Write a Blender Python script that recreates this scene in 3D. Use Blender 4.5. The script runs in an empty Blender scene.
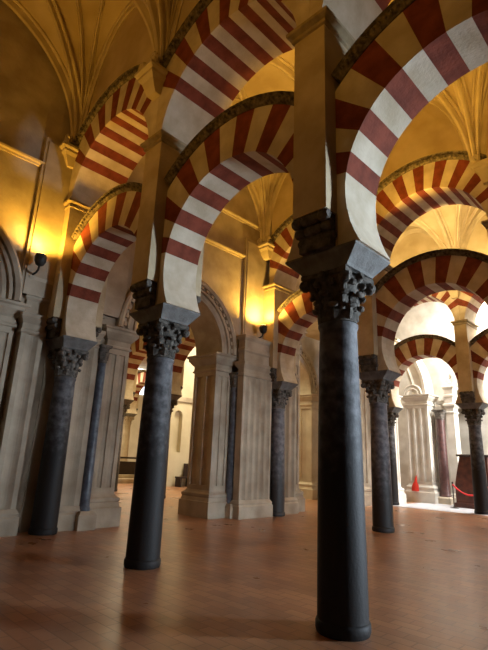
import bpy, bmesh, math, random
from mathutils import Vector, Matrix
random.seed(4)
S = bpy.context.scene
C = S.collection
PI = math.pi
SP = 3.357                     # spacing of the columns along an arcade
W1, W2 = 6.676, 13.963         # second and third arcade
HW, YF, YA = 0.23, 0.55, 0.336 # pier half width, pier half depth, lower arch half depth
RL, ZL, RU, ZU = 1.341, 4.448, 1.50, 6.75
ZIMP, ZK = 3.80, 6.88

# ------------------------------------------------------------------ materials
def mat(name, col, col2=None, scale=4.0, rough=0.85, bump=0.15, bscale=30.0, detail=6.0, spec=0.3, stain=None):
    m = bpy.data.materials.new(name); m.use_nodes = True
    nt = m.node_tree; N = nt.nodes; L = nt.links
    b = N['Principled BSDF']; b.inputs['Roughness'].default_value = rough
    b.inputs['Specular IOR Level'].default_value = spec
    tc = N.new('ShaderNodeTexCoord')
    n = N.new('ShaderNodeTexNoise'); n.inputs['Scale'].default_value = scale; n.inputs['Detail'].default_value = detail
    L.new(tc.outputs['Object'], n.inputs['Vector'])
    r = N.new('ShaderNodeValToRGB'); r.color_ramp.elements[0].position = .35; r.color_ramp.elements[1].position = .68
    r.color_ramp.elements[0].color = (*(col2 or [c*.75 for c in col]), 1); r.color_ramp.elements[1].color = (*col, 1)
    L.new(n.outputs['Fac'], r.inputs['Fac'])
    out = r.outputs['Color']
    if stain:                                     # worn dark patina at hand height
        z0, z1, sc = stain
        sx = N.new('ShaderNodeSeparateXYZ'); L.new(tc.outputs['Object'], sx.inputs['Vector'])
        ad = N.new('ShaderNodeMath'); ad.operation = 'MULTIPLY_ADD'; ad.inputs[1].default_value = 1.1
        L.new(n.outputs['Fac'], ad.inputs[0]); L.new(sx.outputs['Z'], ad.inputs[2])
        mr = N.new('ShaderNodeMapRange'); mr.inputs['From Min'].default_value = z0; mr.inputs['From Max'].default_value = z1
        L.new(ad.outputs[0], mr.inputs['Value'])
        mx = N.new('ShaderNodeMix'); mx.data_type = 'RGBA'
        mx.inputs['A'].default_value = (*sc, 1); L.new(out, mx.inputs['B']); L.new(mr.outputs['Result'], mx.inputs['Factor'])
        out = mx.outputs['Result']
    L.new(out, b.inputs['Base Color'])
    n2 = N.new('ShaderNodeTexNoise'); n2.inputs['Scale'].default_value = bscale; n2.inputs['Detail'].default_value = 5
    L.new(tc.outputs['Object'], n2.inputs['Vector'])
    bp = N.new('ShaderNodeBump'); bp.inputs['Strength'].default_value = bump; bp.inputs['Distance'].default_value = .03
    L.new(n2.outputs['Fac'], bp.inputs['Height']); L.new(bp.outputs['Normal'], b.inputs['Normal'])
    return m

M = dict(
    red=mat('red_voussoir', (.24, .052, .025), (.14, .028, .012), 5, bump=.2),
    cream=mat('cream_voussoir', (.64, .55, .42), (.47, .38, .26), 3, bump=.2),
    stone=mat('pier_stone', (.58, .47, .31), (.43, .33, .20), 2.2, bump=.25, bscale=18),
    cornstone=mat('weathered_cornice_stone', (.42, .33, .2), (.24, .18, .1), 5, bump=.4, bscale=22),
    moulding=mat('carved_moulding', (.24, .19, .12), (.05, .038, .025), 14, bump=.9, bscale=26),
    goldmould=mat('pale_carved_moulding', (.42, .33, .19), (.16, .11, .06), 14, bump=.9, bscale=26),
    plaster=mat('vault_plaster', (.62, .50, .30), (.44, .33, .17), 1.1, bump=.12, bscale=9),
    rib=mat('vault_rib', (.66, .55, .35), (.5, .4, .24), 2, bump=.1),
    ren=mat('pale_stone', (.54, .46, .35), (.36, .29, .21), 1.8, bump=.2, bscale=14),
    white=mat('white_stone', (.72, .69, .62), (.52, .48, .41), 1.6, bump=.15),
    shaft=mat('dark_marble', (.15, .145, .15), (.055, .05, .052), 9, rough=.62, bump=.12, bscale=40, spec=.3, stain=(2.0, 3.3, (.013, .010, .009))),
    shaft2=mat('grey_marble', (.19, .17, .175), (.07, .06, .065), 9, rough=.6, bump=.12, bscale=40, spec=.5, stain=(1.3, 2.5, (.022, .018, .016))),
    bluish=mat('blue_grey_marble', (.13, .15, .19), (.05, .055, .075), 8, rough=.4, spec=.5),
    maroon=mat('maroon_marble', (.12, .055, .05), (.06, .028, .026), 6, rough=.4, spec=.5),
    cap=mat('capital_stone', (.2, .175, .15), (.07, .06, .05), 12, bump=.5, bscale=30),
    capdark=mat('dark_capital_stone', (.14, .12, .1), (.045, .038, .03), 12, bump=.5, bscale=30),
    impost=mat('grey_impost', (.2, .195, .185), (.12, .11, .1), 6, bump=.35, bscale=25),
    metal=mat('dark_metal', (.03, .028, .026), rough=.5),
    wood=mat('dark_red_wood', (.12, .035, .018), (.05, .014, .008), 5, rough=.45, spec=.5),
    darkwood=mat('dark_wood', (.035, .02, .014), rough=.5),
    rope=mat('red_rope', (.65, .03, .03), rough=.7),
    cloth=mat('red_cloth', (.75, .05, .03), rough=.8),
    marble=mat('white_marble_floor', (.62, .63, .66), (.5, .51, .55), 1.0, rough=.35, bump=.03),
    creamwall=mat('cream_wall', (.62, .55, .40), (.52, .45, .31), .9, bump=.2, bscale=8),
)
def floor_mat():
    m = bpy.data.materials.new('terracotta_floor'); m.use_nodes = True
    nt = m.node_tree; N = nt.nodes; L = nt.links; b = N['Principled BSDF']
    tc = N.new('ShaderNodeTexCoord'); mp = N.new('ShaderNodeMapping'); mp.inputs['Rotation'].default_value = (0, 0, 0)
    L.new(tc.outputs['Object'], mp.inputs['Vector'])
    br = N.new('ShaderNodeTexBrick'); L.new(mp.outputs['Vector'], br.inputs['Vector'])
    br.inputs['Scale'].default_value = 1.0; br.inputs['Brick Width'].default_value = .30; br.inputs['Row Height'].default_value = .15
    br.inputs['Mortar Size'].default_value = .008; br.inputs['Mortar Smooth'].default_value = .3
    br.inputs['Color1'].default_value = (.46, .25, .14, 1); br.inputs['Color2'].default_value = (.35, .175, .095, 1)
    br.inputs['Mortar'].default_value = (.27, .14, .08, 1)
    n = N.new('ShaderNodeTexNoise'); n.inputs['Scale'].default_value = 1.3; n.inputs['Detail'].default_value = 4
    L.new(tc.outputs['Object'], n.inputs['Vector'])
    r = N.new('ShaderNodeValToRGB'); r.color_ramp.elements[0].position = .3; r.color_ramp.elements[1].position = .75
    r.color_ramp.elements[0].color = (.72, .68, .64, 1); r.color_ramp.elements[1].color = (1.25, 1.2, 1.15, 1)
    L.new(n.outputs['Fac'], r.inputs['Fac'])
    mx = N.new('ShaderNodeMix'); mx.data_type = 'RGBA'; mx.blend_type = 'MULTIPLY'; mx.inputs['Factor'].default_value = 1
    L.new(br.outputs['Color'], mx.inputs['A']); L.new(r.outputs['Color'], mx.inputs['B'])
    L.new(mx.outputs['Result'], b.inputs['Base Color'])
    rr = N.new('ShaderNodeMapRange'); rr.inputs['To Min'].default_value = .2; rr.inputs['To Max'].default_value = .42
    L.new(n.outputs['Fac'], rr.inputs['Value']); L.new(rr.outputs['Result'], b.inputs['Roughness'])
    bp = N.new('ShaderNodeBump'); bp.inputs['Strength'].default_value = .25; bp.inputs['Distance'].default_value = .01
    L.new(br.outputs['Fac'], bp.inputs['Height']); bp.invert = True
    L.new(bp.outputs['Normal'], b.inputs['Normal'])
    return m
M['floor'] = floor_mat()
def glow(name, col, s):
    m = bpy.data.materials.new(name); m.use_nodes = True; b = m.node_tree.nodes['Principled BSDF']
    b.inputs['Base Color'].default_value = (*col, 1); b.inputs['Emission Color'].default_value = (*col, 1); b.inputs['Emission Strength'].default_value = s
    return m
M['lamp'] = glow('lamp_glow', (1, .62, .15), 8)
M['daylight'] = glow('window_daylight', (.75, .86, 1), 3.0)

# ------------------------------------------------------------------ helpers
def obj(name, bm, m, parent=None, smooth=False, loc=None):
    bmesh.ops.recalc_face_normals(bm, faces=bm.faces[:])
    me = bpy.data.meshes.new(name); bm.to_mesh(me); bm.free()
    for x in (m if isinstance(m, (list, tuple)) else [m]): me.materials.append(M[x])
    if smooth:
        for p in me.polygons: p.use_smooth = True
        try: me.set_sharp_from_angle(angle=math.radians(42))
        except Exception: pass
    o = bpy.data.objects.new(name, me); C.objects.link(o)
    if parent is not None: o.parent = parent
    if loc: o.location = loc
    return o
def tag(o, label, cat, group=None):
    o['label'] = label; o['category'] = cat
    if group: o['group'] = group
    elif 'group' in o: del o['group']
    return o
def thing(name, label, cat, loc=(0, 0, 0), rz=0, group=None):
    o = bpy.data.objects.new(name, None); C.objects.link(o); o.location = loc; o.rotation_euler = (0, 0, rz)
    o.empty_display_size = .2
    return tag(o, label, cat, group)
def struct(name, bm, m, parent=None, **k):
    o = obj(name, bm, m, parent, **k)
    if parent is None: o['kind'] = 'structure'
    return o
def kids(o): return [c for c in bpy.data.objects if c.parent == o]
def dup(root, loc, label, rz=None, group=None, cat=None, scale=None):
    def cp(o, par):
        c = o.copy(); C.objects.link(c)
        if par is not None: c.parent = par
        for ch in kids(o): cp(ch, c)
        return c
    r = cp(root, None); r.location = loc; r['label'] = label
    if rz is not None: r.rotation_euler = (0, 0, rz)
    if group: r['group'] = group
    if scale: r.scale = scale
    return r
def box(bm, a, b, mi=0):
    vs = [bm.verts.new((x, y, z)) for z in (a[2], b[2]) for y in (a[1], b[1]) for x in (a[0], b[0])]
    for f in ((0, 2, 3, 1), (4, 5, 7, 6), (0, 1, 5, 4), (2, 6, 7, 3), (0, 4, 6, 2), (1, 3, 7, 5)):
        bm.faces.new([vs[i] for i in f]).material_index = mi
    return vs
def rings(bm, R, cap=True, closed=True, mi=0):
    """R: list of rings (lists of points, same length) lofted together"""
    V = [[bm.verts.new(p) for p in r] for r in R]; n = len(V[0])
    for a, b in zip(V, V[1:]):
        for i in range(n if closed else n-1):
            j = (i+1) % n
            bm.faces.new((a[i], a[j], b[j], b[i])).material_index = mi
    if cap:
        bm.faces.new(V[0][::-1]).material_index = mi; bm.faces.new(V[-1]).material_index = mi
    return V
def loft(bm, prof, cx=0, cy=0, mi=0):
    """rectangular stack: prof = [(hx, hy, z)] or (hx, hy, z, dy)"""
    rings(bm, [[(cx+sx*p[0], cy+sy*p[1]+(p[3] if len(p) > 3 else 0), p[2]) for sx, sy in ((-1, -1), (1, -1), (1, 1), (-1, 1))] for p in prof], mi=mi)
def lathe(bm, prof, cx=0, cy=0, n=32, mi=0):
    rings(bm, [[(cx+r*math.cos(2*PI*i/n), cy+r*math.sin(2*PI*i/n), z) for i in range(n)] for r, z in prof], mi=mi)
def tube(bm, pts, r, n=8, mi=0):
    R = []
    for i, p in enumerate(pts):
        p = Vector(p); d = (Vector(pts[min(i+1, len(pts)-1)]) - Vector(pts[max(i-1, 0)])).normalized()
        u = d.orthogonal().normalized() if i == 0 else (u0 - d*u0.dot(d)).normalized()
        u0 = u; v = d.cross(u); rr = r[i] if isinstance(r, (list, tuple)) else r
        R.append([p + (u*math.cos(2*PI*k/n) + v*math.sin(2*PI*k/n))*rr for k in range(n)])
    rings(bm, R, mi=mi)
def bevel(bm, w, seg=1):
    bmesh.ops.bevel(bm, geom=bm.edges[:], offset=w, segments=seg, affect='EDGES', clamp_overlap=True)
def clip(poly, nx, nz, d):
    out = []
    for i, p in enumerate(poly):
        q = poly[(i+1) % len(poly)]
        a = p[0]*nx+p[1]*nz-d; b = q[0]*nx+q[1]*nz-d
        if a <= 1e-9: out.append(p)
        if (a < -1e-9 and b > 1e-9) or (a > 1e-9 and b < -1e-9):
            t = a/(a-b); out.append((p[0]+(q[0]-p[0])*t, p[1]+(q[1]-p[1])*t))
    return out
def prism(bm, poly, y0, y1, mi=0):
    pl = []
    for p in poly:
        if not pl or math.dist(p, pl[-1]) > 1e-4: pl.append(p)
    if len(pl) > 2 and math.dist(pl[0], pl[-1]) < 1e-4: pl.pop()
    if len(pl) < 3: return
    rings(bm, [[(x, y0, z) for x, z in pl], [(x, y1, z) for x, z in pl]], mi=mi)

# ------------------------------------------------------------------ arches
def arc(zc, r, a0, a1, n):
    return [(r*math.cos(a0+(a1-a0)*i/n), zc+r*math.sin(a0+(a1-a0)*i/n)) for i in range(n+1)]
def wedge(zc, r0, r1, a0, a1, n, lim, zmin=None):
    p = arc(zc, r0, a0, a1, n) + arc(zc, r1, a1, a0, n)
    p = clip(clip(p, 1, 0, lim), -1, 0, lim)
    if zmin is not None: p = clip(p, 0, -1, -zmin)
    return p
def make_arch(name, label, zc, ri, ro, hy, zs, nred, lim, mo, mhy, mould='moulding', a_first=None):
    t = thing(name, label, 'arch')
    bm = bmesh.new()
    a_s = math.asin((zs-zc)/ri); a1 = a_first if a_first is not None else a_s
    if a1 > a_s:                                 # plain springer blocks
        for s in (1, -1):
            p = arc(zc, ri, a_s, a1, 6) + [(ro*1.02*math.cos(a1), zc+ro*1.02*math.sin(a1)), (ro*1.2, zs)]
            p = clip([(x, z) for x, z in p], 1, 0, lim)
            prism(bm, [(s*x, z) for x, z in p], -hy, hy, 1)
    nv = 2*nred-1; st = (PI-2*a1)/nv
    for k in range(nv):
        p = wedge(zc, ri, ro, a1+k*st, a1+(k+1)*st, 3, lim, zs)
        if len(p) > 2: prism(bm, p, -hy, hy, 0 if k % 2 == 0 else 1)
    obj('voussoir_ring', bm, ['red', 'cream'], t)
    # carved moulding swept round the back of the ring
    bm = bmesh.new()
    m0, m1 = mo
    prof = [(m0, -hy+.02), (m0-.005, -mhy+.05), (m0+.03, -mhy), (m0+(m1-m0)*.45, -mhy-.02), (m0+(m1-m0)*.55, -mhy+.03), (m1-.03, -mhy-.03), (m1, -mhy+.01),
            (m1, mhy-.01), (m1-.03, mhy+.03), (m0+(m1-m0)*.55, mhy-.03), (m0+(m1-m0)*.45, mhy+.02), (m0+.03, mhy), (m0-.005, mhy-.05), (m0, hy-.02)]
    aa = math.acos(min(1, lim/m1)); nn = 44; R = []
    for i in range(nn+1):
        a = aa+(PI-2*aa)*i/nn
        R.append([(r*math.cos(a), y, zc+r*math.sin(a)) for r, y in prof])
    rings(bm, R)
    # beads carved along the band
    nb = int((PI-2*aa)*m1/.085)
    for sgn in (-1, 1):
        for i in range(nb):
            a = aa+(PI-2*aa)*(i+.5)/nb; r = m0+(m1-m0)*.3; c = Vector((r*math.cos(a), sgn*(mhy+.012), zc+r*math.sin(a)))
            er = Vector((math.cos(a), 0, math.sin(a))); et = Vector((-er.z, 0, er.x)); h = (m1-m0)*.24
            q = [c+er*h, c+et*.026, c-er*h, c-et*.026]
            tip = bm.verts.new(c+Vector((0, sgn*.03, 0))); v = [bm.verts.new(k) for k in q]
            for j in range(4): bm.faces.new((v[j], v[(j+1) % 4], tip))
    obj('extrados_moulding', bm, mould, t)
    return t
LOWL = SP/2-HW+.012
def lower_arch(label, nred=8): return make_arch('horseshoe_arch', label, ZL, RL, 2.02, YA, ZIMP, nred, LOWL, (2.02, 2.17), YA+.07, a_first=math.radians(10))
def upper_arch(label, nred=7, mould='moulding'): return make_arch('round_arch', label, ZU, RU, 2.2, YF, ZK+.02, nred, SP/2-.002, (2.2, 2.4), YF+.06, mould=mould, a_first=math.radians(37 if nred < 9 else 24))

# ------------------------------------------------------------------ columns
def leaf(bm, a, r0, z0, h, w, out):
    """an acanthus-like leaf that rises and curls outwards, with thickness"""
    n = 6; R = []
    for i in range(n+1):
        t = i/n
        if t < .75: r = r0+out*.25*t; z = z0+h*t/.75*.92
        else:
            q = (t-.75)/.25*PI*.85; r = r0+out*.19+out*.5*(1-math.cos(q)); z = z0+h*.92+h*.12*math.sin(q)
        ww = w*(.75+.5*math.sin(PI*min(t, .95))) * (1 if t < .9 else .55); th = .018
        c, s = math.cos(a), math.sin(a)
        ring = []
        for dw, dr in ((-ww, -.012), (-ww*.5, .012), (0, th*1.6), (ww*.5, .012), (ww, -.012), (ww*.5, -.03), (0, -.02), (-ww*.5, -.03)):
            rr = r+dr; ring.append((rr*c-dw*s, rr*s+dw*c, z))
        R.append(ring)
    rings(bm, R)
def curl(bm, a, r, z, hw, rad):
    c = Vector((math.cos(a), math.sin(a), 0)); t = Vector((-c.y, c.x, 0)); p = c*r+Vector((0, 0, z))
    tube(bm, [p-t*hw, p-t*hw*.7, p, p+t*hw*.7, p+t*hw], [rad*.55, rad*.9, rad, rad*.9, rad*.55], 10)
def make_column(label, shaftm='shaft', capm='cap', ring=True):
    t = thing('column', label, 'column')
    bm = bmesh.new()
    lathe(bm, [(.245, .1), (.243, .5), (.236, 1.1), (.226, 1.9), (.214, 2.6), (.206, 2.95), (.215, 2.97), (.222, 2.99), (.222, 3.02), (.2, 3.03)], n=40)
    obj('shaft', bm, shaftm, t, True)
    bm = bmesh.new()
    lathe(bm, [(.252, 0), (.262, .03), (.262, .085), (.255, .105), (.24, .115)], n=40)
    obj('base', bm, shaftm, t, True)
    bm = bmesh.new()
    lathe(bm, [(.19, 3.03), (.212, 3.035), (.212, 3.06), (.2, 3.07), (.205, 3.2), (.215, 3.34), (.245, 3.46), (.29, 3.53)], n=28)
    for k in range(8):
        leaf(bm, k*PI/4+PI/8, .2, 3.05, .17, .06, .07); curl(bm, k*PI/4+PI/8, .262, 3.2, .052, .032)
    for k in range(8):
        leaf(bm, k*PI/4, .212, 3.15, .19, .06, .08); curl(bm, k*PI/4, .285, 3.335, .056, .034)
    for k in range(4):                        # corner volutes, side spirals and centre rosette
        a = PI/4+k*PI/2; c = Vector((math.cos(a), math.sin(a), 0)); s = Vector((-c.y, c.x, 0))
        curl(bm, a, .37, 3.475, .05, .072); curl(bm, a, .37, 3.475, .068, .045)
        tube(bm, [c*.24+Vector((0, 0, 3.33)), c*.28+Vector((0, 0, 3.42)), c*.33+Vector((0, 0, 3.49)), c*.37+Vector((0, 0, 3.52))], [.05, .045, .045, .03], 8)
        a = k*PI/2; tube(bm, [(.26*math.cos(a), .26*math.sin(a), 3.53), (.33*math.cos(a), .33*math.sin(a), 3.55)], [.06, .04], 10)
        for sg in (-1, 1): curl(bm, a+sg*.36, .285, 3.46, .03, .04)
    # abacus with hollowed sides
    def ab(h, z):
        out = []
        for k in range(4):
            a = PI/4+k*PI/2; b = a+PI/2
            for i in range(6):
                u = i/6; x = (1-u)*math.cos(a)+u*math.cos(b); y = (1-u)*math.sin(a)+u*math.sin(b)
                d = 1-.16*math.sin(PI*u); out.append((x*h*1.414*d, y*h*1.414*d, z))
        return out
    rings(bm, [ab(.27, 3.525), ab(.3, 3.545), ab(.3, 3.585), ab(.29, 3.6)])
    obj('capital', bm, capm, t, True)
    bm = bmesh.new()
    loft(bm, [(.30, .27, 3.6), (.32, .285, 3.63), (.455, .36, 3.755), (.475, .375, 3.775), (.475, .375, ZIMP)])
    obj('impost_block', bm, 'impost', t)
    return t
def make_pier(label):
    t = thing('pier', label, 'pier')
    bm = bmesh.new()
    box(bm, (-HW, -YA-.01, ZIMP), (HW, YA+.01, 4.24)); box(bm, (-HW, -YF, 4.2), (HW, YF, ZK-.12))
    obj('pier_body', bm, 'stone', t)
    for s in (-1, 1):
        bm = bmesh.new()
        box(bm, (-HW+.02, s*YA-(.02 if s > 0 else -.02), ZIMP), (HW-.02, s*(YF-.1), 4.19))
        for k, (y, z, r) in enumerate(((.40, 3.93, .055), (.455, 4.03, .06), (.51, 4.135, .066))):
            for sx in (-1, 1):
                xx = [sx*(HW+.01), sx*(HW-.02), sx*.14, sx*.115]
                tube(bm, [(x, s*y, z) for x in xx], [r*.75, r, r, r*.7], 12)
            tube(bm, [(-.115, s*y, z), (-.09, s*y, z), (.09, s*y, z), (.115, s*y, z)], [r*.7, r, r, r*.7], 12)
        obj('roll_corbel', bm, 'capdark', t, True)
    bm = bmesh.new()
    loft(bm, [(HW, YF, ZK-.16), (HW+.03, YF+.03, ZK-.15), (HW+.03, YF+.03, ZK-.10), (HW+.012, YF+.012, ZK-.095), (HW+.012, YF+.012, ZK-.075), (HW+.075, YF+.07, ZK-.05), (HW+.085, YF+.08, ZK-.045), (HW+.085, YF+.08, ZK), (HW+.01, YF+.003, ZK+.03)])
    obj('cornice', bm, 'cornstone', t)
    return t

# ------------------------------------------------------------------ arcades
A0, B0, C0 = 0.0, -3.163, -3.318     # reference column of each arcade
cA = make_column('tall dark marble column in the foreground with black polished shaft', 'shaft', 'capdark')
cA.location = (0, 0, 0)
cG = make_column('grey marble column seen beside the right edge of the foreground column', 'shaft2', 'cap'); cG.location = (B0, W1, 0)
pA = make_pier('sandstone pier above the foreground column'); pA.location = (0, 0, 0)
lA = lower_arch('large red and cream striped horseshoe arch at upper right springing from the foreground column'); lA.location = (SP/2, 0, 0)
uA = upper_arch('upper striped arch above the large right horseshoe arch', 7, 'moulding'); uA.location = (SP/2, 0, 0)
lB = lower_arch('striped horseshoe arch at right framing the bright white chapel'); lB.location = (B0+SP/2, W1, 0)
uB = upper_arch('wide upper striped arch with white soffit bands at the right of the second arcade', 9); uB.location = (B0+SP/2, W1, 0)

dup(cA, (-SP, 0, 0), 'dark marble column standing alone left of centre in the front arcade')
cW = make_column('dark stained column against the pale pilaster at the left', 'shaft', 'cap'); cW.location = (-2*SP, 0, 0)
dup(pA, (-SP, 0, 0), 'sandstone pier above the second column of the front arcade')
dup(pA, (-2*SP, 0, 0), 'end pier of the front arcade above the column at the left wall')
dup(lA, (-SP/2, 0, 0), 'horseshoe arch between the foreground column and the second column')
dup(lA, (-1.5*SP, 0, 0), 'horseshoe arch at left between the second column and the wall')
dup(uA, (-SP/2, 0, 0), 'dim upper striped arch at top centre over the foreground arch')
dup(uA, (-1.5*SP, 0, 0), 'upper striped arch with worn plaster bands at the upper left')
dup(cA, (SP, 0, 0), 'dark marble column outside the right edge of the view, front arcade')
dup(pA, (SP, 0, 0), 'sandstone pier outside the right edge of the view, front arcade')
# second arcade
dup(cG, (B0-SP, W1, 0), 'grey marble column beside the fluted pilaster in the middle')
dup(cG, (B0+SP, W1, 0), 'grey marble column of the second arcade just outside the right edge')
for i, s in enumerate(('sandstone pier of the second arcade right of the foreground column', 'sandstone pier of the second arcade beside the fluted pilaster', 'sandstone pier of the second arcade at the right edge')):
    dup(pA, (B0+(0, -SP, SP)[i], W1, 0), s)
dup(lB, (B0-SP/2, W1, 0), 'striped horseshoe arch just behind the foreground column')
dup(uB, (B0-SP/2, W1, 0), 'upper striped arch of the second arcade behind the foreground pier')
dup(lB, (B0+1.5*SP, W1, 0), 'striped horseshoe arch of the second arcade beyond the right edge')
dup(uB, (B0+1.5*SP, W1, 0), 'upper striped arch of the second arcade beyond the right edge')
dup(cG, (B0+2*SP, W1, 0), 'grey marble column of the second arcade far outside the right edge')
dup(pA, (B0+2*SP, W1, 0), 'sandstone pier of the second arcade far outside the right edge')
# third arcade
cC = dup(cA, (C0, W2, 0), 'dark column of the third arcade nearest the right edge, before the wooden confessional')
dup(cA, (C0-SP, W2, 0), 'slim looking black column of the third arcade left of the white fluted pier')
dup(cG, (C0+SP, W2, 0), 'third arcade column outside the right edge of the view')
for i, s in enumerate(('pale pier over the dark column at the right edge', 'pier of the third arcade over the black column', 'pier of the third arcade outside the right edge')):
    dup(pA, (C0+(0, -SP, SP)[i], W2, 0), s)
for i, s in enumerate(('smaller striped arch framing the white fluted pier', 'striped arch of the third arcade cut off by the right edge', )):
    dup(lB, (C0+(-.5, .5)[i]*SP, W2, 0), s)
for i, s in enumerate(('upper striped arch of the third arcade before the bright vault', 'upper striped arch of the third arcade at the right edge')):
    dup(uB, (C0+(-.5, .5)[i]*SP, W2, 0), s)

# masonry above the upper arches up to the vault, one wall per arcade
Z0, HV = 8.25, 3.0
def lunz(dx, half=SP/2): return Z0+HV*math.sqrt(max(0, 1-(dx/half)**2))
def row_wall(name, y, xs, x_end=None):
    bm = bmesh.new()
    for cx in xs:
        n = 40
        for i in range(n):
            x0 = -SP/2+SP*i/n; x1 = x0+SP/n
            f = lambda x: (ZU+math.sqrt(max(0, 2.3**2-x*x)) if abs(x) < 2.3 else ZU)
            rings(bm, [[(cx+x0, y-.5, f(x0)), (cx+x1, y-.5, f(x1)), (cx+x1, y+.5, f(x1)), (cx+x0, y+.5, f(x0))],
                       [(cx+x0, y-.5, 11.6), (cx+x1, y-.5, 11.6), (cx+x1, y+.5, 11.6), (cx+x0, y+.5, 11.6)]])
    return struct(name, bm, 'plaster')
row_wall('wall_front', 0, [SP/2, -SP/2, -1.5*SP])
row_wall('wall_middle', W1, [B0+1.5*SP, B0+SP/2, B0-SP/2])
row_wall('wall_back', W2, [C0+SP/2, C0-SP/2])

# ------------------------------------------------------------------ vaults
def vault_z(y, x, wy, half=SP/2):
    a = Z0+HV*math.sqrt(max(0, 1-min(1, abs(y)/wy)**2)); b = Z0+HV*math.sqrt(max(0, 1-min(1, abs(x)/half)**2))
    return max(a, b)
def rib_sweep(bm, pts, side, w=.17, d=.13):
    """pts along the vault; profile of three rolls hanging below it"""
    prof = [(-w/2, .02), (-w/2, -.03), (-w*.36, -.055), (-w*.22, -.04), (-w*.16, -d*.85), (0, -d), (w*.16, -d*.85), (w*.22, -.04), (w*.36, -.055), (w/2, -.03), (w/2, .02)]
    R = []
    for i, p in enumerate(pts):
        p = Vector(p); tg = (Vector(pts[min(i+1, len(pts)-1)])-Vector(pts[max(0, i-1)])).normalized()
        s = Vector(side); s = (s-tg*s.dot(tg)).normalized(); up = s.cross(tg)
        if up.z < -1e-3 or (abs(up.z) < 1e-3 and False): up = -up
        if i and up.dot(pu) < 0: up = -up
        pu = up
        R.append([p+s*u+up*v for u, v in prof])
    rings(bm, R)
def nave(y0, y1, x_ref, nbays_lo, nbays_hi, yc=None):
    """y0,y1 inner faces; bays from axis x_ref+lo*SP to x_ref+hi*SP"""
    yc = (y0+y1)/2; wy = (y1-y0)/2
    bm = bmesh.new(); nx, ny = 24, 36
    ribs = []
    for b in range(nbays_lo, nbays_hi):
        cx = x_ref+(b+.5)*SP
        V = []
        for i in range(nx+1):
            tx = -math.cos(PI*i/nx)             # denser at the springing
            row = []
            for j in range(ny+1):
                ty = -math.cos(PI*j/ny)
                row.append(bm.verts.new((cx+tx*SP/2, yc+ty*wy, vault_z(ty*wy, tx*SP/2, wy))))
            V.append(row)
        for i in range(nx):
            for j in range(ny): bm.faces.new((V[i][j], V[i+1][j], V[i+1][j+1], V[i][j+1]))
        n = 40
        for s in (1, -1):
            pts = [(cx-math.cos(PI*i/n)*SP/2, yc-s*math.cos(PI*i/n)*wy, Z0+HV*math.sin(PI*i/n)) for i in range(1, n)]
            ribs.append((pts, Vector((s*wy, -SP/2, 0)).normalized(), .21, .19))
            # wall rib round the lunette
            ys = yc+s*(wy-.03)
            pts = [(cx-math.cos(PI*i/n)*(SP/2-.06), ys, Z0+(HV-.03)*math.sin(PI*i/n)) for i in range(1, n)]
            ribs.append((pts, Vector((0, 1, 0)), .15, .15))
            # intermediate rib that fans out between diagonal and wall rib
            for q in (.22, .5):
                pts = []
                for i in range(1, n//2+1):
                    a = PI*i/n
                    for_x = -math.cos(a)
                    pts.append((cx+for_x*SP/2, ys-s*(1-math.cos(a/2*1.0))*wy*q*.0-s*wy*(1-math.cos(a))*q, 0))
                pts = [(x, y, vault_z(y-yc, x-cx, wy)) for x, y, _ in pts]
                ribs.append((pts, Vector((.4, 1, 0)).normalized(), .11, .11))
                ribs.append(([(2*cx-x, y, z) for x, y, z in pts], Vector((-.4, 1, 0)).normalized(), .11, .11))
    for b in range(nbays_lo, nbays_hi+1):
        x = x_ref+b*SP; n = 44
        pts = [(x, yc-math.cos(PI*i/n)*wy, Z0-.02+HV*math.sin(PI*i/n)) for i in range(1, n)]
        ribs.append((pts, Vector((1, 0, 0)), .26, .2))
    bmesh.ops.remove_doubles(bm, verts=bm.verts[:], dist=.002)
    o = struct('ceiling', bm, 'plaster')
    for p in o.data.polygons: p.use_smooth = True
    o.data.set_sharp_from_angle(angle=math.radians(30))
    for pts, s, w, d in ribs:
        b2 = bmesh.new(); rib_sweep(b2, pts, s, w, d); obj('vault_rib', b2, 'rib', o)
    return o
nave(-W1+YF, -YF+.06, 0, -2, 1)
nave(YF-.06, W1-YF+.06, -.1, -2, 1)
nave(W1+YF-.06, W2-YF+.06, B0-.1, -1, 2)
nave(W2+YF-.06, W2+6.3, C0, -1, 2)

# corbels from which the ribs spring
def make_corbel(label, loc, s):
    t = thing('vault_corbel', label, 'corbel', loc)
    bm = bmesh.new()
    loft(bm, [(.09, .05, 0), (.11, .08, .1, -.02*s), (.13, .10, .2, -.04*s), (.17, .13, .26, -.06*s), (.17, .13, .31, -.06*s), (.21, .16, .34, -.08*s), (.21, .16, .39, -.08*s)])
    obj('corbel_block', bm, 'rib', t)
    for sx in (-1, 1):
        bm = bmesh.new(); pts = []
        for i in range(18):
            q = i/17*PI*3; rr = .11*(1-i/17*.8)
            pts.append((sx*(.13+rr*math.cos(q)*.6), -s*(.16), .5+rr*math.sin(q)))
        tube(bm, pts, .035, 6); obj('scroll', bm, 'rib', t, True)
    return t
for lab, x, y, s in (('carved corbel with scrolls at the upper left, beside the arch over the end pier', -2*SP, -YF-.04, 1), ('dark scroll corbel above the second pier of the front arcade', -SP, -YF-.04, 1),
                     ('carved corbel above the foreground pier at the top of the view', 0, -YF-.04, 1),
                     ('gilded corbel below the fan of ribs above the fluted pilaster', B0-SP, W1-YF-.04, 1), ('corbel of the second arcade hidden behind the foreground pier', B0, W1-YF-.04, 1),
                     ('corbel at the right edge below the fan of yellow ribs', B0+SP, W1-YF-.04, 1), ('corbel of the third arcade below the bright fan of ribs', C0, W2-YF-.04, 1)):
    make_corbel(lab, (x-.06, y-.02, 7.78), s).scale = (1.3, 1.25, 1.15)

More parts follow.
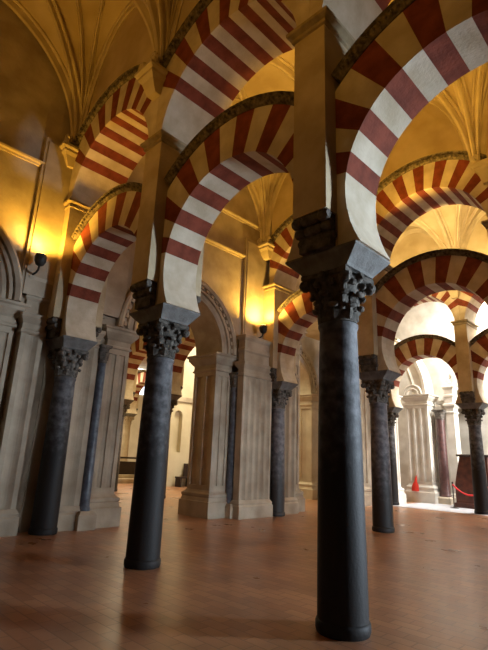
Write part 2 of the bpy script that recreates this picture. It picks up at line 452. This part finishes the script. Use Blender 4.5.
# ------------------------------------------------------------------ transverse wall at the left (x about -6.9)
XF, XB = -6.95, -7.9
def cross_wall(name, y0, y1, yc, r, zs, xf=-6.85, xb=XB, ztop=11.6, m='ren'):
    bm = bmesh.new(); ys = [y0]+[yc-r*math.cos(PI*i/32) for i in range(33)]+[y1]
    for a, b in zip(ys, ys[1:]):
        if b-a < 1e-4: continue
        f = lambda y: zs+math.sqrt(max(0, r*r-(y-yc)**2))
        za, zb = f(a), f(b)
        if a < yc-r-1e-4 or b > yc+r+1e-4: za = zb = zs
        rings(bm, [[(xf, a, za), (xf, b, zb), (xb, b, zb), (xb, a, za)], [(xf, a, ztop), (xf, b, ztop), (xb, b, ztop), (xb, a, ztop)]])
    return struct(name, bm, m)
def archivolt(label, yc, r, zs, xf, m='ren', rout=1.95):
    """moulded arch face with a row of dentils"""
    t = thing('moulded_arch', label, 'arch', (xf, yc, zs))
    bm = bmesh.new()
    prof = [(r, -.05), (r, .10), (r+.08, .13), (r+.09, .08), (r+.2, .08), (r+.21, .14), (r+.27, .15), (r+.28, .06), (rout-.14, .06), (rout-.13, .16), (rout-.05, .2), (rout, .17), (rout, -.05)]
    n = 48
    rings(bm, [[(d, q*math.cos(PI*i/n), q*math.sin(PI*i/n)) for q, d in prof] for i in range(n+1)])
    obj('archivolt', bm, m, t)
    nd = 26; bm = bmesh.new(); R = []
    for i in range(nd):
        for q, hgt in ((0, .05), (.25, .05), (.25, .15), (.75, .15), (.75, .05), (1, .05)):
            a = PI*(i+q)/nd; R.append([(d, e_*math.cos(a), e_*math.sin(a)) for e_, d in ((r+.30, .04), (r+.30, hgt), (rout-.15, hgt), (rout-.15, .04))])
    rings(bm, R)
    d = obj('dentil_band', bm, m, t)
    return t
def jamb_pier(label, y0, y1, xf=XF, xb=XB, m='ren', ztop=4.4, fl_x=True, plinth=.68, name='panelled_pier', nfl=2):
    """square pier with plinth, sunk flutes and a moulded capital"""
    yc = (y0+y1)/2; hy = (y1-y0)/2; xc = (xf+xb)/2; hx = (xf-xb)/2
    t = thing(name, label, 'pier', (xc, yc, 0))
    bm = bmesh.new(); e = .14
    loft(bm, [(hx+e, hy+e, 0), (hx+e, hy+e, plinth*.58), (hx+e-.03, hy+e-.03, plinth*.6), (hx+.08, hy+.08, plinth*.74), (hx+.1, hy+.1, plinth*.78), (hx+.1, hy+.1, plinth*.86), (hx+.03, hy+.03, plinth*.93), (hx, hy, plinth)])
    obj('plinth', bm, m, t)
    bm = bmesh.new(); zc = ztop-.5
    def section():
        out = []
        for (ax, ay), (bx, by) in (((-hx, -hy), (hx, -hy)), ((hx, -hy), (hx, hy)), ((hx, hy), (-hx, hy)), ((-hx, hy), (-hx, -hy))):
            L = math.dist((ax, ay), (bx, by)); dx, dy = (bx-ax)/L, (by-ay)/L; nx_, ny_ = -dy, dx
            e = min(.11, L*.16); fw = (L-2*e)/(nfl+(nfl-1)*.45)
            out.append((ax, ay))
            for k in range(nfl):
                u = e+k*fw*1.45
                for q, d in ((0, 0), (.03, .03), (.12, .04), (.5, .055), (.88, .04), (.97, .03), (1, 0)):
                    out.append((ax+dx*(u+fw*q)+nx_*d, ay+dy*(u+fw*q)+ny_*d))
        return out
    sec = section(); z_a, z_b = plinth+.12, zc-.12
    rings(bm, [[(x, y, z) for x, y in sec] for z in (z_a, z_b)])
    loft(bm, [(hx, hy, plinth-.02), (hx, hy, z_a)]); loft(bm, [(hx, hy, z_b), (hx, hy, zc+.02)])
    obj('fluted_body', bm, m, t)
    bm = bmesh.new()
    loft(bm, [(hx, hy, zc), (hx+.04, hy+.04, zc+.02), (hx+.04, hy+.04, zc+.06), (hx+.01, hy+.01, zc+.08), (hx+.01, hy+.01, zc+.2), (hx+.05, hy+.05, zc+.24), (hx+.12, hy+.12, zc+.33), (hx+.14, hy+.14, zc+.36), (hx+.14, hy+.14, zc+.42), (hx+.19, hy+.19, zc+.45), (hx+.19, hy+.19, zc+.5)])
    obj('moulded_capital', bm, m, t)
    return t
def small_column(label, x, y, m, r=.15, z0=.36, z1=3.9):
    t = thing('engaged_column', label, 'column', (x, y, 0))
    bm = bmesh.new(); loft(bm, [(r+.1, r+.1, 0), (r+.1, r+.1, z0*.8), (r+.04, r+.04, z0)]); obj('pedestal', bm, 'ren', t)
    bm = bmesh.new(); lathe(bm, [(r*1.2, z0), (r*1.2, z0+.05), (r*1.03, z0+.09), (r, z0+.8), (r*.9, z1-.42), (r*.9, z1-.4)], n=24); obj('shaft', bm, m, t, True)
    bm = bmesh.new(); lathe(bm, [(r*.95, z1-.41), (r*1.05, z1-.37), (r*.92, z1-.34), (r*1.0, z1-.2), (r*1.35, z1-.05)], n=20)
    for k in range(6): leaf(bm, k*PI/3, r*.92, z1-.34, .18, .05, .08)
    loft(bm, [(r*1.3, r*1.3, z1-.06), (r*1.4, r*1.4, z1)])
    obj('capital', bm, 'cap', t, True)
    return t
def pilaster(label, y0, y1, xf=-6.45, xb=-6.68, m='ren', nf=5):
    yc = (y0+y1)/2; hy = (y1-y0)/2; hx = (xf-xb)/2; xc = (xf+xb)/2
    t = thing('fluted_pilaster', label, 'pilaster', (xc, yc, 0))
    bm = bmesh.new(); loft(bm, [(hx+.08, hy+.06, 0), (hx+.08, hy+.06, .3), (hx+.05, hy+.04, .34), (hx+.06, hy+.05, .38), (hx+.02, hy+.02, .44), (hx, hy, .46)]); obj('base', bm, m, t)
    bm = bmesh.new()
    # fluted cross-section
    sec = [(-hx, -hy)]
    fw = 2*hy/(nf*1.35+.35)
    for k in range(nf):
        a = -hy+fw*.35+k*fw*1.35
        sec.append((hx, a) if k else (hx, -hy)); 
        if not k: sec.append((hx, a))
        for i in range(1, 6): sec.append((hx-.06*math.sin(PI*i/6), a+fw*i/6))
        sec.append((hx, a+fw))
    sec += [(hx, hy), (-hx, hy)]
    rings(bm, [[(x, y, .45) for x, y in sec], [(x, y, 3.82) for x, y in sec]]); obj('fluted_shaft', bm, m, t)
    bm = bmesh.new(); loft(bm, [(hx, hy, 3.8), (hx+.04, hy+.03, 3.83), (hx+.04, hy+.03, 3.88), (hx, hy, 3.9), (hx, hy, 4.02), (hx+.06, hy+.05, 4.1), (hx+.09, hy+.07, 4.14), (hx+.09, hy+.07, 4.22), (hx, hy, 4.25),
                                (hx, hy, 4.5), (hx+.04, hy+.04, 4.55), (hx+.04, hy+.04, 4.62), (hx+.01, hy, 4.66), (hx+.01, hy, 4.86), (hx+.07, hy+.05, 4.93), (hx+.09, hy+.07, 5.0), (hx+.02, hy+.02, 5.03)])
    obj('stacked_capital', bm, m, t)
    return t

cross_wall('wall_left', .3, 6.4, 3.03, 1.43, 4.4)
cross_wall('wall_left', -6.0, -.3, -3.1, 1.5, 4.4)
cross_wall('wall_left', W1+.3, W2-.3, 10.1, 1.75, 6.0)
archivolt('tall moulded arch with dentils between the two large panelled piers', 3.03, 1.43, 4.4, -6.85)
archivolt('gilded moulded arch with dentils cut off by the left edge', -3.1, 1.5, 4.4, -6.85)
# upper wall masses beside each arcade, carried by the pilasters
for ya, yb in ((-1.19, -.5), (5.26, 6.2), (.5, 1.2), (W1+.5, W1+1.3)):
    bm = bmesh.new(); box(bm, (-6.95, ya, 4.6), (-6.76, yb, 8.3)); box(bm, (-6.95, ya+.06, 4.6), (-6.73, yb, 8.2)); struct('wall_left', bm, 'ren')
for ya, yb in ((.3, 1.05), (5.0, 6.4), (-1.1, -.3), (W1+.3, W1+1.2), (W2-2.1, W2-.3)):
    bm = bmesh.new(); box(bm, (-7.85, ya, 0), (-7.08, yb, 4.5)); struct('wall_left', bm, 'ren')
# end masses of the arcades between the naves, behind the last columns
for y in (0, W1, W2):
    bm = bmesh.new(); box(bm, (-7.9, y-.32, 0), (-7.05, y+.32, 11.6)); struct('wall_left', bm, 'ren')
    bm = bmesh.new(); box(bm, (-7.9, y-.55, 4.4), (-7.0+.1, y+.55, 11.6)); struct('wall_left', bm, 'ren')
# horizontal cornices on the cross wall
def cornice(n, y0, y1, z, x=-6.85):
    bm = bmesh.new(); prof = [(0, -.06), (.04, -.05), (.05, -.01), (.1, .01), (.11, .05), (.02, .08), (0, .08)]
    rings(bm, [[(x-.01+d, y, z+h) for d, h in prof] for y in (y0, y1)]); struct('trim_%d' % n, bm, 'rib')
cornice(1, .5, 6.2, 7.62); cornice(2, -6.0, -.5, 7.6); cornice(3, 3.6, 6.2, 8.86)
# piers and pilasters
jamb_pier('panelled stone pier on a stepped plinth left of the second column', 1.0, 1.6)
jamb_pier('large panelled pier on a stepped plinth in the middle, left of the fluted pilaster', 4.45, 5.04)
jamb_pier('panelled pier of the left wall outside the left edge', -1.62, -1.1, nfl=1)
jamb_pier('pale pier seen between the foreground and grey columns', 11.9, 12.7, ztop=5.9, nfl=1)
jamb_pier('pale pier just right of the grey column in the middle', 7.75, 8.3, ztop=5.9, nfl=1)
pilaster('broad fluted pilaster in the middle with a round moulded base', 5.06, 6.3)
pilaster('pale pilaster between the left dark column and the slender blue grey column', .18, .76, xf=-6.86, xb=-7.1, nf=1)
pilaster('shadowed pilaster at the left edge', -1.0, -.55, xf=-6.8, xb=-7.1, nf=1)
pilaster('narrow pale pilaster behind the grey column in the middle', W1+.35, W1+1.0, xf=-6.6, xb=-6.85, nf=2)
small_column('slender blue grey column between panelled pier and fluted pilaster', -6.85, 5.16, 'bluish', r=.15)
small_column('slender dark column between pale pilaster and panelled pier at left', -6.85, .87, 'bluish', r=.1)

# uplight spots
def uplight(label, loc):
    t = thing('uplight', label, 'lamp', loc)
    bm = bmesh.new(); lathe(bm, [(.03, -.13), (.08, -.1), (.115, -.02), (.12, .06), (.1, .12), (.085, .125)], n=20); hd = obj('lamp_head', bm, 'metal', t, True)
    bm = bmesh.new(); lathe(bm, [(.08, .125), (.08, .135)], n=20); obj('lens', bm, 'lamp', hd)
    bm = bmesh.new(); tube(bm, [(0, 0, -.12), (-.03, 0, -.2), (-.12, 0, -.24), (-.3, 0, -.24)], .022, 8); obj('bracket', bm, 'metal', t, True)
    return t
def spot(loc, target, e, col, size, blend=.6, r=.12):
    l = bpy.data.lights.new('spot', 'SPOT'); l.energy = e; l.color = col; l.spot_size = math.radians(size); l.spot_blend = blend; l.shadow_soft_size = r
    o = bpy.data.objects.new('spot', l); C.objects.link(o); o.location = loc
    o.rotation_euler = (Vector(target)-Vector(loc)).to_track_quat('-Z', 'Y').to_euler(); return o
def area(loc, target, e, col, sx, sy):
    l = bpy.data.lights.new('area', 'AREA'); l.shape = 'RECTANGLE'; l.size = sx; l.size_y = sy; l.energy = e; l.color = col
    o = bpy.data.objects.new('area', l); C.objects.link(o); o.location = loc
    o.rotation_euler = (Vector(target)-Vector(loc)).to_track_quat('-Z', 'Y').to_euler(); return o
def point(loc, e, col, r=.3):
    l = bpy.data.lights.new('point', 'POINT'); l.energy = e; l.color = col; l.shadow_soft_size = r
    o = bpy.data.objects.new('point', l); C.objects.link(o); o.location = loc; return o
uplight('round dark spotlight on the golden wall at the left', (-6.45, -1.0, 5.28))
uplight('small spotlight on top of the fluted pilaster', (-6.35, 5.72, 5.3))
AMB = (1, .60, .16)
spot((-6.42, -1.0, 5.46), (-6.62, -.95, 8), 250, (1, .52, .06), 160)
spot((-6.35, 5.72, 5.48), (-6.65, 5.6, 8), 420, (1, .58, .1), 160)

# ------------------------------------------------------------------ deeper parts seen through the openings
XW = (-12.2, -15.557)
for i, x in enumerate(XW):
    dup(cG, (x, W1, 0), ('column of the far left hall hidden behind the second column', 'column of the far left hall behind the left panelled pier')[i])
    dup(pA, (x, W1, 0), ('far pier seen above the second column', 'far pier seen above the left panelled pier')[i])
    dup(lB, (x+SP/2, W1, 0), ('far striped arch just right of the second column', 'far striped arch between left panelled pier and second column')[i])
for i, x in enumerate((-11.1, -14.45)):
    dup(cG, (x, W2, 0), ('distant column in yellow light between fluted pilaster and foreground column', 'distant column of the far hall behind the panelled pier')[i])
    dup(pA, (x, W2, 0), ('distant pier in yellow light above the distant column', 'distant pier of the far hall behind the panelled pier')[i])
    dup(lB, (x+SP/2, W2, 0), ('distant striped arch beside the pale dentilled arch', 'distant striped arch behind the fluted pilaster')[i])
cross_wall('wall_inner', W1+.7, 14.4, 10.95, 1.6, 4.4, xf=-9.7, xb=-10.3, ztop=7, m='white')
archivolt('distant pale dentilled arch left of the foreground column', 10.95, 1.6, 4.4, -9.7, m='white', rout=2.15)
jamb_pier('distant pale pier on a plinth just left of the foreground column', 12.6, 13.5, xf=-9.6, xb=-10.3, m='white', nfl=1)
# end wall with bench and niche
bm = bmesh.new(); y0, y1, ny0, ny1 = 9.9, 15.5, 11.15, 11.7
box(bm, (-18, y0, 0), (-17.5, ny0, 9)); box(bm, (-18, ny1, 0), (-17.5, y1, 9)); box(bm, (-18, ny0, 0), (-17.5, ny1, 1.7)); box(bm, (-18, ny0, 0), (-17.8, ny1, 9))
n = 12; r = (ny1-ny0)/2; yc = (ny0+ny1)/2
for i in range(n):
    a = yc-r*math.cos(PI*i/n); b = yc-r*math.cos(PI*(i+1)/n)
    za = 3.6+r*math.sin(PI*i/n); zb = 3.6+r*math.sin(PI*(i+1)/n)
    rings(bm, [[(-17.5, a, za), (-17.5, b, zb), (-17.8, b, zb), (-17.8, a, za)], [(-17.5, a, 9), (-17.5, b, 9), (-17.8, b, 9), (-17.8, a, 9)]])
struct('wall_west', bm, 'creamwall')
bm = bmesh.new(); box(bm, (-17.52, 9.9, 4.35), (-17.4, 12.6, 4.6)); struct('trim_4', bm, 'ren')
bm = bmesh.new(); box(bm, (-34, -8, 0), (-33.5, 24, 10)); struct('wall_far_west', bm, 'creamwall')
bm = bmesh.new(); box(bm, (-33.5, 18.0, 6.7), (-33.42, 19.7, 9.0)); struct('window_1', bm, 'daylight')
# bench
t = thing('wooden_bench', 'dark wooden bench against the cream far wall', 'bench', (-17.1, 12.1, 0))
bm = bmesh.new(); box(bm, (-.22, -.75, .42), (.22, .75, .5)); obj('seat', bm, 'darkwood', t)
bm = bmesh.new(); box(bm, (-.26, -.2, .5), (-.2, .75, 1.15)); obj('backrest', bm, 'darkwood', t)
for yy in (-.68, 0, .68):
    bm = bmesh.new(); box(bm, (-.2, yy-.05, 0), (.2, yy+.05, .43)); obj('leg', bm, 'darkwood', t)
bm = bmesh.new(); box(bm, (-17.5, 12.45, 1.75), (-17.42, 12.75, 2.35)); tag(obj('wall_plaque', bm, 'darkwood'), 'small dark plaque on the cream wall above the bench', 'plaque')
# far left: platform, railing, small arcade
bm = bmesh.new(); box(bm, (-27, 8, 0), (-20, 12.6, .22)); box(bm, (-26.8, 8, .2), (-20.6, 12.6, .4)); struct('trim_5', bm, 'ren')
t = thing('altar_railing', 'low dark railing on the distant platform at the left', 'railing', (-21.2, 10, .4))
bm = bmesh.new(); box(bm, (-.06, -2, .85), (.06, 2.4, .95)); obj('top_rail', bm, 'darkwood', t)
bm = bmesh.new(); box(bm, (-.04, -2, 0), (.04, 2.4, .7)); obj('solid_panel', bm, 'darkwood', t)
cF = make_column('tiny distant pale column over the far platform', 'ren', 'ren'); cF.location = (-24, 12.4, .4); cF.scale = (.95, .95, .95)
dup(pA, (-24, 12.4, .4), 'tiny distant pier over the far platform', scale=(.95, .95, .95))
dup(lB, (-24+SP/2*.95, 12.4, .4), 'tiny distant striped arch over the far platform', scale=(.95, .95, .95))
dup(lB, (-24-SP/2*.95, 12.4, .4), 'tiny distant striped arch left over the far platform', scale=(.95, .95, .95))

# ------------------------------------------------------------------ bright chapel behind the third arcade
bm = bmesh.new(); box(bm, (-12, 18.4, 0), (6, 18.9, 12)); struct('wall_chapel', bm, 'white')
wp = jamb_pier('tall white fluted pier inside the small striped arch at right', 16.5, 17.3, xf=-6.1, xb=-7.15, m='white', ztop=4.65, nfl=3, plinth=.75)
t = thing('moulded_arch', 'big white moulded arch rising from the white fluted pier', 'arch', (-6.65, 16.9, 4.65))
bm = bmesh.new()
# arch band that springs from the pier and rises to the left, large radius
prof = [(0, -.4), (0, .4), (.12, .44), (.2, .38), (.5, .38), (.55, .44), (.68, .44), (.7, -.4)]
cx, R0 = -3.0, 2.85
rings(bm, [[(cx+(R0+q)*math.cos(a), -d, (R0+q)*math.sin(a)) for q, d in prof] for a in [PI*.5*i/30 for i in range(31)]])
obj('arch_band', bm, 'white', t)
bm = bmesh.new()
for rr in (.26, .42):
    tube(bm, [(rr*math.cos(PI*i/16)-.1, -.42, rr*math.sin(PI*i/16)+.02) for i in range(17)], .05, 8)
obj('round_niche_moulding', bm, 'white', t, True)
small_column('maroon marble column beside the white fluted pier', -5.75, 16.95, 'maroon', r=.2, z0=.3, z1=3.95)
t = pilaster('white pilaster right of the maroon column', 17.0, 17.5, xf=-5.15, xb=-5.5, m='white', nf=1)
small_column('black column behind the wooden confessional', -4.5, 17.7, 'darkwood', r=.17, z0=1.9, z1=4.1)
bm = bmesh.new(); loft(bm, [(1.0, .35, 4.1), (1.0, .35, 4.25), (1.15, .5, 4.3), (1.15, .5, 4.45), (.9, .3, 4.5), (.9, .3, 4.65)], -4.9, 17.9)
tag(obj('entablature', bm, 'white'), 'white moulded ledge below the carved figure', 'ledge')
# carved figure group above the ledge
def figure():
    bm = bmesh.new(); bm2 = []
    me = bpy.data.meshes.new('stone_figure')
    vs = [(0, 0, .5), (0, 0, .72), (0, 0, .9), (0, -.02, 1.02), (0, -.03, 1.16), (-.2, 0, .86), (-.3, -.05, .66), (-.22, -.14, .5), (.2, 0, .86), (.32, -.06, .72), (.2, -.16, .78), (-.1, 0, .42), (-.12, -.1, .2), (-.12, 0, .0), (.1, 0, .42), (.13, 0, .2), (.12, 0, 0)]
    es = [(0, 1), (1, 2), (2, 3), (3, 4), (2, 5), (5, 6), (6, 7), (2, 8), (8, 9), (9, 10), (0, 11), (11, 12), (12, 13), (0, 14), (14, 15), (15, 16)]
    rad = [.19, .17, .16, .065, .11, .085, .065, .045, .085, .065, .045, .15, .14, .16, .15, .14, .16]
    me.from_pydata(vs, es, []); o = bpy.data.objects.new('stone_figure', me); C.objects.link(o); me.materials.append(M['white'])
    sk = o.modifiers.new('s', 'SKIN'); o.modifiers.new('d', 'SUBSURF').levels = 2
    o.modifiers['d'].render_levels = 2
    for i, v in enumerate(me.skin_vertices[0].data): v.radius = (rad[i], rad[i]); v.use_root = i == 0
    return o
f = figure(); f.location = (-5.2, 17.75, 4.65); f.scale = (1.15, 1.15, 1.15)
tag(f, 'white stone figure standing on the ledge inside the small striped arch', 'statue')
# confessional
t = thing('wooden_confessional', 'dark red wooden confessional behind the rightmost column', 'confessional', (-4.2, 16.2, 0))
bm = bmesh.new(); loft(bm, [(.72, .5, 0), (.72, .5, .18), (.66, .45, .2), (.66, .45, .9)]); obj('base_panel', bm, 'wood', t)
bm = bmesh.new(); rings(bm, [[(-.66, -.45, .9), (.66, -.45, .9), (.66, .45, .9), (-.66, .45, .9)], [(-.52, -.45, 1.5), (.62, -.45, 1.5), (.62, .45, 1.5), (-.52, .45, 1.5)], [(-.42, -.42, 1.95), (.62, -.42, 1.95), (.62, .42, 1.95), (-.42, .42, 1.95)]]); obj('upper_panel', bm, 'wood', t)
bm = bmesh.new(); loft(bm, [(.6, .5, 1.95), (.62, .52, 2.0), (.6, .5, 2.04)], .1, 0); obj('top_board', bm, 'darkwood', t)
# rope barrier
def post(label, x, y):
    t = thing('barrier_post', label, 'post', (x, y, 0))
    bm = bmesh.new(); lathe(bm, [(.16, 0), (.16, .02), (.04, .05), (.02, .08)], n=20); obj('foot', bm, 'metal', t, True)
    bm = bmesh.new(); lathe(bm, [(.02, .08), (.02, .9), (.035, .92), (.035, .96), (.01, .99)], n=12); obj('stem', bm, 'metal', t, True)
post('thin barrier post before the left side of the confessional', -4.75, 15.2); post('thin barrier post at the right edge, higher', -3.35, 14.9)
post('thin barrier post outside the right edge', -1.9, 14.9)
def rope(label, a, b, sag):
    bm = bmesh.new(); n = 16
    tube(bm, [(a[0]+(b[0]-a[0])*i/n, a[1]+(b[1]-a[1])*i/n, a[2]+(b[2]-a[2])*i/n-sag*4*(i/n)*(1-i/n)) for i in range(n+1)], .03, 8)
    tag(obj('barrier_rope', bm, 'rope', None, True), label, 'rope')
rope('red barrier rope sagging before the confessional', (-4.75, 15.2, .88), (-3.35, 14.9, .88), .35)
rope('red barrier rope right of the rightmost column', (-3.35, 14.9, .9), (-1.9, 14.9, .9), .25)
# red cloth
bm = bmesh.new()
R = []
for i, (w, z, dx) in enumerate(((.24, 1.25, 0), (.22, 1.4, 0), (.2, 1.6, .02), (.1, 1.8, .05), (.06, 2.05, .1), (.02, 2.2, .14))):
    R.append([(.65*(dx+w*math.cos(a)*(1+.18*math.sin(5*a))), .08*math.sin(a)*(w/.24), z*.68) for a in [2*PI*k/20 for k in range(20)]])
rings(bm, R); tag(obj('altar_cloth', bm, 'cloth', None, True, (-6.8, 16.31, -.38)), 'bright red cloth hanging low before the white fluted pier', 'cloth')
# white pilaster beside the black column of the third arcade
jamb_pier('white pier edge right of the black column in the third arcade', 14.35, 14.8, xf=-6.7, xb=-7.4, m='white', nfl=1)

GR = dict(column='marble columns of the arcades', pier='sandstone piers above the columns', horseshoe_arch='striped lower arches', round_arch='striped upper arches', vault_corbel='corbels under the vault ribs',
          panelled_pier='panelled piers', fluted_pilaster='fluted pilasters', engaged_column='slender engaged columns', moulded_arch='moulded arches', uplight='uplight spotlights', barrier_post='barrier posts', barrier_rope='barrier ropes')
for o in list(bpy.data.objects):
    g = GR.get(o.name.split('.')[0])
    if g and o.parent is None: o['group'] = g
# ------------------------------------------------------------------ floor and enclosure
bm = bmesh.new(); box(bm, (-34, -13, -.2), (18, 24, 0)); struct('floor', bm, 'floor')
bm = bmesh.new(); box(bm, (-6.6, 13.45, -.005), (6, 18.4, .012)); struct('trim_6', bm, 'marble')
bm = bmesh.new(); box(bm, (-34, -8, 9.0), (-7.9, 24, 9.3)); struct('ceiling', bm, 'plaster')
bm = bmesh.new(); box(bm, (-7.9, -13.3, 0), (16, -13, 11.6)); struct('wall_south', bm, 'stone')
bm = bmesh.new(); box(bm, (-34, 23.5, 0), (-12, 24, 9)); struct('wall_north', bm, 'creamwall')

# ------------------------------------------------------------------ light
DAY = (.76, .88, 1.0)
AMB = (1, .47, .045)
def spread(o, d): o.data.spread = math.radians(d); return o
spread(area((9.8, 9.4, 2.5), (0.9, -.1, 2.9), 200, (.66, .83, 1), 1.5, 1.8), 42)      # doorway to the courtyard on the right
area((-2.5, 16.2, 10.0), (-3.5, 16.4, 0), 2500, (1, .98, .95), 5, 3)   # clerestory of the chapel
spread(area((5.5, 15.6, 7.0), (-5.5, 18.0, 3), 380, (1, .98, .95), 2, 3), 60)
spread(area((14, 3.6, 1.9), (-6.5, 4.2, 1.3), 60, DAY, 1.6, 2.4), 34)
spread(area((14, 10.4, 1.9), (-7, 10.3, 1.2), 70, DAY, 2.4, 2.4), 40)
spread(area((10.2, 9.9, 1.9), (-.8, -.9, .3), 100, (.85, .92, 1), 1.0, 1.4), 70)
point((-12.5, 2.6, 4.6), 130, (1, .66, .22), .4)
point((-20.5, 9.5, 4.8), 160, (1, .75, .35), .4)
point((-12.6, 12.2, 5.2), 160, (1, .72, .25), .4)
area((-13, 11.2, 8.6), (-14, 11.2, 0), 560, (1, .84, .5), 5, 3)
area((-25, 11.5, 8.6), (-25, 12, 0), 1800, (1, .85, .55), 6, 5)
area((-14.5, 14, 8.0), (-18, 12, 3), 300, (1, .95, .85), 3, 3)
# amber uplights on the cornices of the naves
for x, y, e in ((-1.7, -6.0, 120), (1.9, -6.0, 120), (-5.2, -6.0, 105)):
    spot((x, y, 5.4), (x, -2.6, 10.5), e, AMB, 130)
spot((.5, -6.0, 5.2), (-.3, -.5, 5.6), 75, AMB, 60, 1)
spot((-3.5, -6.0, 5.2), (-4.2, -.5, 5.6), 80, AMB, 60, 1)
for x, y, e in ((-3.3, .95, 230), (0, .95, 200), (3.3, .95, 230), (-1.6, 5.7, 200), (3, 5.7, 250)):
    spot((x, y, 7.0), (x, 3.3, 11.3), e*1.15, (1, .55, .08), 140)
for x, e in ((-4.8, 1100), (-1.4, 1100), (2, 900)):
    spot((x, 8.0, 7.0), (x, 10.6, 11.2), e, (1, .72, .3), 140)
w = bpy.data.worlds.new('w'); S.world = w; w.use_nodes = True
w.node_tree.nodes['Background'].inputs['Color'].default_value = (1, .7, .4, 1); w.node_tree.nodes['Background'].inputs['Strength'].default_value = .012

# ------------------------------------------------------------------ camera
cam = bpy.data.cameras.new('camera'); co = bpy.data.objects.new('camera', cam); C.objects.link(co); S.camera = co
yaw, pitch, roll = -.782, .277, .041
f0 = Vector((math.sin(yaw), math.cos(yaw), 0)); r0 = Vector((math.cos(yaw), -math.sin(yaw), 0)); up = Vector((0, 0, 1))
F = f0*math.cos(pitch)+up*math.sin(pitch); U = up*math.cos(pitch)-f0*math.sin(pitch)
Rr = r0*math.cos(roll)+U*math.sin(roll); Ur = U*math.cos(roll)-r0*math.sin(roll)
mt = Matrix((Rr, Ur, -F)).transposed().to_4x4(); mt.translation = (2.812, -4.335, 1.55); co.matrix_world = mt
cam.sensor_fit = 'HORIZONTAL'; cam.sensor_width = 36; cam.lens = 467.45*36/488; cam.clip_end = 200
S.view_settings.view_transform = 'Standard'; S.view_settings.look = 'None'; S.view_settings.exposure = 0; S.view_settings.gamma = 1
S.cycles.max_bounces = 6; S.cycles.diffuse_bounces = 4
